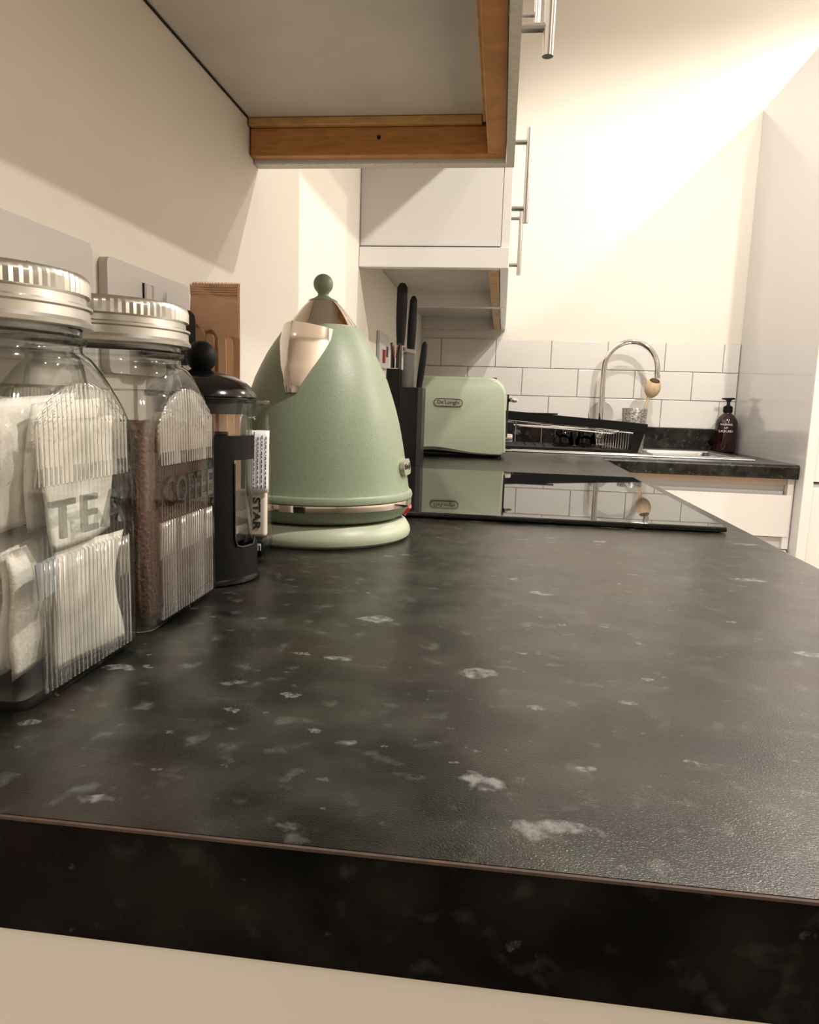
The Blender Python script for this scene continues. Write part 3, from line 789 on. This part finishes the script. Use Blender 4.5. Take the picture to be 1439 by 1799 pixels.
# ------------------------------------------------------------------ knife block and knives
kb = thing('knife_block', 'stepped charcoal knife block standing between kettle and toaster', 'knife block', (.0985, 1.385, 0))
BM().prism([(-.0100, -.030), (.0300, -.030), (.0385, -.018), (.0385, .045), (-.0100, .045)], lambda u, v, k: (u, v, (.0005, .168)[k])).bevel_all(.001, 2, 50).done('front_tier', MT['block'], kb)
BM().box(-.0390, -.0105, -.030, .045, .0005, .206, .0012, 2).done('rear_tier', MT['black'], kb)
def knife(x, y, z0, zh, zt, w0, w1, lean, blade, label, bw=.012, bolster=False):
    t = thing('kitchen_knife', label, 'knife', (x, y, z0))
    n = 14; rows = []
    for i in range(n + 1):
        q = i / n; z = zh - z0 + (zt - zh) * q
        w_ = w0 + (w1 - w0) * q + .0012 * math.sin(PI * q * 1.3)
        if q > .93: w_ *= 1 - .5 * ((q - .93) / .07) ** 2
        xo = lean * (z) / (zt - z0)
        rows.append([(xo + w_ * math.cos(a) * (1 if abs(math.cos(a)) < .9 else 1), .008 * math.sin(a) * (1 - .25 * q), z) for a in [2 * PI * k / 20 for k in range(20)]])
    b = BM(); R = b.grid(rows, True); b.b.faces.new(R[0][::-1]); b.b.faces.new(R[-1]); b.done('handle', MT['knife'], t, 50)
    if blade:
        BM().box(-bw, bw, -.0011, .0011, -.12 if z0 > .13 else .001, zh - z0 - .006 if bolster else zh - z0 + .003, .0004, 1).done('blade', MT['blade'], t)
    if bolster:
        BM().prism([(-bw - .001, -.004), (bw + .001, -.010), (bw + .001, -.003), (-bw - .001, .004)], lambda u, v, k: (u, (-.006, .006)[k], zh - z0 + v)).bevel_all(.001, 2, 50).done('bolster', MT['steel'], t)
    return t
knife(.0838, 1.385, .2065, .2570, .3845, .0085, .0122, .001, True, 'tallest black-handled kitchen knife in the block', .0038)
knife(.1018, 1.400, .1685, .2500, .3605, .0085, .0085, .006, True, 'black-handled knife with wide exposed blade in the block', .0125, True)
knife(.1270, 1.385, .1685, .1690, .2650, .0060, .0068, .010, True, 'short black-handled paring knife in the lower tier of the block', .004)
sc = thing('kitchen_scissors', 'black kitchen scissors with red inner grips in the block', 'scissors', (.0770, 1.363, .2065))
for s_ in (-1, 1):
    BM().tube([(s_ * .0098, 0, .053), (s_ * .0070, 0, .046), (s_ * .0056, 0, .032), (s_ * .0054, 0, .001)], [.0026, .0036, .0044, .0046], 10).done('grip', MT['black_gloss'], sc)
    BM().tube([(s_ * .0072, -.0034, .050), (s_ * .0042, -.0042, .043), (s_ * .0014, -.004, .022)], .0012, 8).done('inner_grip', MT['dark_red'], sc)

# ------------------------------------------------------------------ toaster
to = thing('toaster', 'mint green toaster with rounded end and chrome knobs', 'toaster', (.169, 1.785, 0))
HW, HD, ZB, ZT_ = .150, .088, .0165, .207
def toaster_outline(n=8):
    r = .046; pts = []
    pts += [(-HW + .004, ZB + .004)]
    pts += [(-HW + .002, ZT_ - r)] + [(-HW + .004 + r - r * math.cos(PI / 2 * k / n), ZT_ - r + r * math.sin(PI / 2 * k / n)) for k in range(1, n + 1)]
    pts += [(HW - .004 - r + r * math.sin(PI / 2 * k / n), ZT_ - r + r * math.cos(PI / 2 * k / n)) for k in range(0, n + 1)] + [(HW + .001, ZB + .002)]
    m = 16   # swooping lower edge
    for k in range(m + 1):
        u = HW - .006 - (2 * HW - .012) * k / m
        s_ = u / HW
        pts.append((u, ZB - .004 + .014 * math.exp(-((s_ + .25) / .55) ** 2)))
    return pts
po = toaster_outline()
b = BM(); rows = []
cx, cz = 0, (ZB + ZT_) / 2
for yy, sc_ in ((-HD, .925), (-HD + .002, .955), (-HD + .0065, .980), (-HD + .014, .995), (-HD + .022, 1.0), (HD - .022, 1.0), (HD - .014, .995), (HD - .0065, .98), (HD - .002, .955), (HD, .925)):
    rows.append([(cx + u * (1 - (1 - sc_) * .55), yy, cz + (v - cz) * (1 - (1 - sc_) * .9) if v > cz else v) for u, v in po])
R = b.grid(rows, True); b.b.faces.new(R[0][::-1]); b.b.faces.new(R[-1])
b.done('shell', MT['green_toaster'], to, 40)
# chrome swoop and dark base
b = BM()
sw = [(HW - .010 - (2 * HW - .020) * k / 24) for k in range(25)]
top_ = [(u, ZB - .0045 + .014 * math.exp(-((u / HW + .25) / .55) ** 2)) for u in sw]
b.prism(top_ + [(u, v - .0020 - .0060 * math.exp(-((u / HW + .25) / .55) ** 2)) for u, v in top_[::-1]], lambda u, v, k: (u, (-HD - .0008, HD + .0008)[k], v)).done('steel_trim', MT['steel'], to, 40)
BM().box(-HW + .010, HW - .010, -HD + .004, HD - .004, .0062, .0120, .002, 2).done('base_plate', MT['black'], to)
for sx in (-1, 1):
    for sy in (-1, 1): BM().lathe([(0, 0.0003), (.0085, .0003), (.0095, .003), (.009, .0062), (0, .0062)], 20, (sx * (HW - .022), sy * (HD - .02), 0)).done('foot', MT['rubber'], to)
for yy in (-.028, .028): BM().box(-.120, .120, yy - .016, yy + .016, ZT_ - .0015, ZT_ + .0006, .0005, 1).done('bread_slot', MT['dark'], to)
bg = BM().prism(rrect(.0375, .0105, .010), lambda u, v, k: (u, (-HD + .001, -HD - .0030)[k], v + .1400)).bevel_all(.0006, 2, 50).done('badge', MT['badge'], to)
BM().tube([(u, -HD - .0030, v + .1400) for u, v in rrect(.0362, .0092, .0088)], .0009, 6, closed=True).done('badge_outline', MT['ink'], bg)
me = xform(text_mesh("De'Longhi", .056, .0135, .0006, .01), (1, 0, 0), (0, 0, 1), (0, -1, 0), (0, -HD - .0032, .1395)); obj('lettering', me, MT['ink'], bg, 0)
# lever and browning knob on the end
BM().box(HW - .001, HW + .004, -.062, -.054, .050, .165).done('lever_slot', MT['dark'], to, 0)
lv = BM().box(HW + .0005, HW + .007, -.068, -.048, .1465, .1555, .001, 2).done('lever', MT['black'], to)
BM().tube([(HW + .006, -.058, .152), (HW + .011, -.058, .1515), (HW + .022, -.058, .151), (HW + .026, -.058, .1508)], [.0045, .0062, .0058, .0030], 16).done('lever_knob', MT['chrome'], lv)
kn = BM().tube([(HW - .002, -.050, .052), (HW + .010, -.050, .052), (HW + .0175, -.050, .052), (HW + .019, -.050, .052)], [.0125, .0125, .0115, .008], 24).done('browning_knob', MT['chrome'], to)
BM().box(HW + .0185, HW + .0205, -.0515, -.0485, .043, .061, .0004, 1).done('knob_pointer', MT['black'], kn)
BM().box(HW - .001, HW + .004, -.060, -.048, .080, .098, .001, 1).done('button', MT['black_gloss'], to)

# ------------------------------------------------------------------ sink, tap
sk = thing('kitchen_sink', 'stainless steel sink with drainer set in the black worktop', 'sink', ((SX0 + SX1) / 2, (SY0 + SY1) / 2, 0))
ox, oy = (SX0 + SX1) / 2, (SY0 + SY1) / 2
b = BM()
bx0, bx1, by0, by1 = .775 - ox, 1.005 - ox, 2.085 - oy, 2.40 - oy
X0, X1, Y0, Y1 = SX0 - ox, SX1 - ox, SY0 - oy, SY1 - oy
dx0, dx1, dy0, dy1 = X0 + .03, .74 - ox, 2.08 - oy, 2.42 - oy
b.box(X0, X1, Y0, by0, .0004, .0050, .0018, 2); b.box(X0, X1, by1, Y1, .0004, .0050, .0018, 2)
b.box(bx1, X1, by0 - .002, by1 + .002, .0004, .0048); b.box(dx1, bx0, by0 - .002, by1 + .002, .0004, .0048); b.box(X0, dx1 + .001, by0 - .002, by1 + .002, .0004, .0030)
b.done('rim', MT['sink'], sk)
b = BM()
rows = []
for z, ins in ((.0050, -.001), (.003, .004), (-.02, .008), (-.14, .016), (-.158, .03), (-.160, .05)):
    r = .03; pts = []
    for cx_, cy_, a in ((bx1 - ins - r, by1 - ins - r, 0), (bx0 + ins + r, by1 - ins - r, PI / 2), (bx0 + ins + r, by0 + ins + r, PI), (bx1 - ins - r, by0 + ins + r, 1.5 * PI)):
        pts += [(cx_ + r * math.cos(a + PI / 2 * k / 6), cy_ + r * math.sin(a + PI / 2 * k / 6), z) for k in range(7)]
    rows.append(pts)
R = b.grid(rows, True); b.b.faces.new(R[-1]); b.done('bowl', MT['sink'], sk)
for k in range(9):
    y = dy0 + .02 + (dy1 - dy0 - .04) * k / 8
    BM().tube([(dx0 + .01, y, .0030), (dx1 - .02, y, .0030)], .0022, 8).done('drainer_ridge', MT['sink'], sk)
BM().box(X0 + .004, dx1, Y0 + .004, Y0 + .014, .0045, .0072, .001, 1).done('raised_edge', MT['sink'], sk)
BM().box(bx0 - .014, bx1 + .014, by0 - .016, by0 - .006, .0045, .0072, .001, 1).done('raised_edge', MT['sink'], sk)

tp = thing('mixer_tap', 'chrome swan-neck kitchen tap arching over the sink', 'tap', (.6530, 2.470, .0050))
pts = [(0, 0, .05), (0, 0, .15), (0, 0, .22), (.0, 0, .265)]
rad = .0880; cxx = rad
for k in range(1, 17):
    a = PI - (PI + .16) * k / 16
    pts.append((cxx + rad * math.cos(a), -.03 * k / 16, .272 + rad * 1.06 * math.sin(a)))
pts.append((pts[-1][0] + .002, pts[-1][1], pts[-1][2] - .012))
BM().tube(pts, .0098, 18).done('neck', MT['chrome'], tp)
BM().lathe([(0, .0002), (.026, .0002), (.026, .004), (.022, .007), (.0195, .010), (.0195, .052), (.0165, .058), (.010, .060), (0, .060)], 36).done('tap_body', MT['chrome'], tp)
BM().tube([(0, -.018, .034), (0, -.030, .036), (.002, -.060, .050)], [.006, .005, .0045], 12).done('lever', MT['chrome'], tp)
e = Vector(pts[-1]); BM().tube([e + Vector((0, 0, .008)), e + Vector((.0005, 0, -.004))], .0106, 18).done('nozzle', MT['chrome'], tp)

# ------------------------------------------------------------------ dish rack
RX0, RX1, RY0, RY1 = .318, .742, 2.115, 2.405
rk = thing('dish_rack', 'black rimmed chrome wire dish rack on the steel drainer', 'dish rack', (RX0, RY0, .0055))
LW, LD = RX1 - RX0, RY1 - RY0
def rimz(x): return .108 - .026 * (x / LW)
b = BM()
def rim_bar(p, q, h=.026, w_=.006):
    p, q = Vector(p), Vector(q); d = (q - p).normalized(); s_ = Vector((-d.y, d.x, 0)) * w_
    vs1 = [b.b.verts.new(p + s_ * a + Vector((0, 0, c))) for a, c in ((-1, 0), (1, 0), (1, h), (-1, h))]
    vs2 = [b.b.verts.new(q + s_ * a + Vector((0, 0, c))) for a, c in ((-1, 0), (1, 0), (1, h), (-1, h))]
    b.b.faces.new(vs1[::-1]); b.b.faces.new(vs2)
    for i in range(4): b.b.faces.new((vs1[i], vs1[(i + 1) % 4], vs2[(i + 1) % 4], vs2[i]))
rim_bar((0, 0, rimz(0) - .018), (LW, 0, rimz(LW) - .018)); rim_bar((0, LD, rimz(0) - .018), (LW, LD, rimz(LW) - .018))
rim_bar((0, -.005, rimz(0) - .018), (0, LD + .005, rimz(0) - .018)); rim_bar((LW, -.005, rimz(LW) - .018), (LW, LD + .005, rimz(LW) - .018))
b.bevel_all(.002, 2, 50).done('rim', MT['black'], rk)
BM().box(.045 * LW / .1 * .1, .16, -.0065, .004, rimz(.08) + .0055, rimz(.08) + .0105, .002, 2).done('rim_grip', MT['black'], rk)
# tapering black end tray at the right
BM().prism([(LW - .040, 0), (LW - .018, 0), (LW + .006, rimz(LW) + .006), (LW - .032, rimz(LW) + .006)], lambda u, v, k: (u, (-.003, LD + .003)[k], v)).bevel_all(.002, 2, 50).done('end_tray', MT['black'], rk)
BM().box(.0, LW - .036, -.004, LD + .004, .0003, .0085, .002, 2).done('drip_tray', MT['black'], rk)
for k in range(20):
    x = .20 + .0085 * k if k > 11 else .012 + .0225 * k
    x = [.010 + .030 * i for i in range(9)][k] if k < 9 else LW - .122 + .0075 * (k - 9)
    if x > LW - .036: continue
    if k >= 9: BM().tube([(x, .003, .0085), (x, 0, .02), (x, -.002, rimz(x) - .011)], .0011, 6).done('wire', MT['chrome'], rk)
    if k >= 9 or k % 3 == 1: BM().tube([(x, LD - .003, .0085), (x, LD, .02), (x, LD, rimz(x) - .011)], .0011, 6).done('wire', MT['chrome'], rk)
    BM().tube([(x, .003, .0095), (x, LD - .003, .0095)], .0011, 6).done('wire', MT['chrome'], rk)
for y in (0, LD):
    BM().tube([(.0, y, rimz(0) - .022), (LW - .03, y, rimz(LW) - .020)], .0019, 8).done('wire_rail', MT['chrome'], rk)
BM().tube([(.030, .02, .085), (.034, .02, .074), (.045, .02, .071), (.20, .02, .066), (LW - .10, .02, .058), (LW - .085, .02, .060), (LW - .080, .02, .066)], .0018, 8).done('plate_rail', MT['chrome'], rk)
for y in (.10, .19): BM().tube([(.030, y, .070), (LW - .06, y, .064)], .0018, 8).done('plate_rail', MT['chrome'], rk)
# things on the rack
for k, (x, y) in enumerate(((.512, 2.260), (.584, 2.260))):
    t = thing('tumbler', ('smoked glass tumbler upside down in the dish rack, nearer the toaster', 'smoked glass tumbler upside down in the dish rack, nearer the tap')[k], 'glass', (x, y, .0165), group='tumblers in the dish rack')
    BM().lathe([(.034, .0002), (.0345, .002), (.0275, .052), (.024, .056), (0, .056), (0, .051), (.0235, .050), (.032, .002), (.034, .0002)], 32).done('bowl', MT['smoke'], t)
o = BM().lathe([(0, 0), (.026, 0), (.030, .002), (.040, .0045), (.043, .006), (.043, .008), (.039, .0072), (.028, .0050), (0, .0045)], 40).done('saucer', MT['ceramic'])
o.matrix_world = Matrix.Translation((.6640, 2.5495, .1203)) @ Matrix.Rotation(PI / 2, 4, 'X')
tag(o, 'small round pale grey saucer leaning on the tiles behind the tap', 'saucer')

# speckled tumbler with the dish brush
t = thing('speckled_tumbler', 'silver and black mosaic speckled tumbler behind the dish rack', 'glass', (.7650, 2.447, .0051))
BM().lathe([(0, .0003), (.034, .0003), (.0365, .003), (.043, .137), (.0425, .138), (.041, .137), (.0345, .006), (0, .005)], 40).done('cup', MT['speck'], t)
br = thing('dish_brush', 'pale wooden dish brush standing head up in the speckled tumbler', 'brush', (.7810, 2.440, .0125))
hd = Vector((.032, -.006, .200)); ax = Vector((.14, -.50, 1)).normalized()
BM().tube([(0, 0, 0), (.004, -.001, .05), (.012, -.003, .11), (.021, -.005, .155), (.026, -.006, .178)], [.0055, .0062, .0060, .0050, .0065], 14).done('handle', MT['brush'], br)
mh = Matrix.Translation(Vector((.030, .004, .170))) @ Vector((0, 0, 1)).rotation_difference(ax).to_matrix().to_4x4()
o = BM().lathe([(0, 0), (.008, .001), (.017, .008), (.0235, .018), (.0265, .031), (.0262, .043), (.0225, .055), (.0185, .0605), (.0165, .061), (.0160, .058), (0, .058)], 36).done('head', MT['brush'], br); o.matrix_local = mh
o = BM().lathe([(0, .060), (.0165, .0595), (.0172, .0625), (.0150, .0650), (0, .0645)], 30).done('bristles', MT['bristle'], br); o.matrix_local = mh

# ------------------------------------------------------------------ soap bottle
sb = thing('soap_bottle', 'dark amber pump bottle of washing up liquid by the tall cabinet', 'bottle', (1.0860, 2.488, .0003))
bo = BM().lathe([(0, 0), (.033, 0), (.0365, .003), (.0372, .010), (.0372, .096), (.0360, .106), (.0315, .117), (.0235, .127), (.0150, .134), (.0130, .138), (.0130, .146), (0, .146)], 48).done('bottle_body', MT['amber'], sb)
BM().lathe([(0, .139), (.0155, .139), (.0160, .141), (.0155, .157), (.0120, .161), (.0075, .162), (.0060, .164), (.0055, .178), (0, .178)], 28).done('pump_collar', MT['black'], sb)
BM().prism([(-.024, .1840), (-.020, .1880), (-.006, .1885), (.014, .1895), (.019, .1880), (.019, .1840), (.008, .1820), (.006, .1760), (-.006, .1760), (-.007, .1810)], lambda u, v, k: (u, (-.0075, .0075)[k], v)).bevel_all(.0015, 2, 30).done('pump_head', MT['black'], sb)
fa = math.atan2(-.2009 - 2.488, .3042 - 1.086)
rd = Vector((math.cos(fa), math.sin(fa), 0)); tn = Vector((-math.sin(fa), math.cos(fa), 0))
for word, z, wd, hh in (('WASHING', .0975, .041, .0068), ('UP', .0860, .012, .0062), ('LIQUID', .0740, .046, .0085)):
    me = text_mesh(word, wd, hh, .0004)
    for v in me.vertices:     # wrap round the bottle
        a = fa + v.co.x / .0374; r = .0375 + v.co.z
        v.co = (r * math.cos(a), r * math.sin(a), z + v.co.y)
    obj('lettering', me, MT['white_print'], bo, 0)

# ------------------------------------------------------------------ lift everything so that the floor is at zero
for o in list(S.objects):
    if o.parent is None: o.location.z += Z0
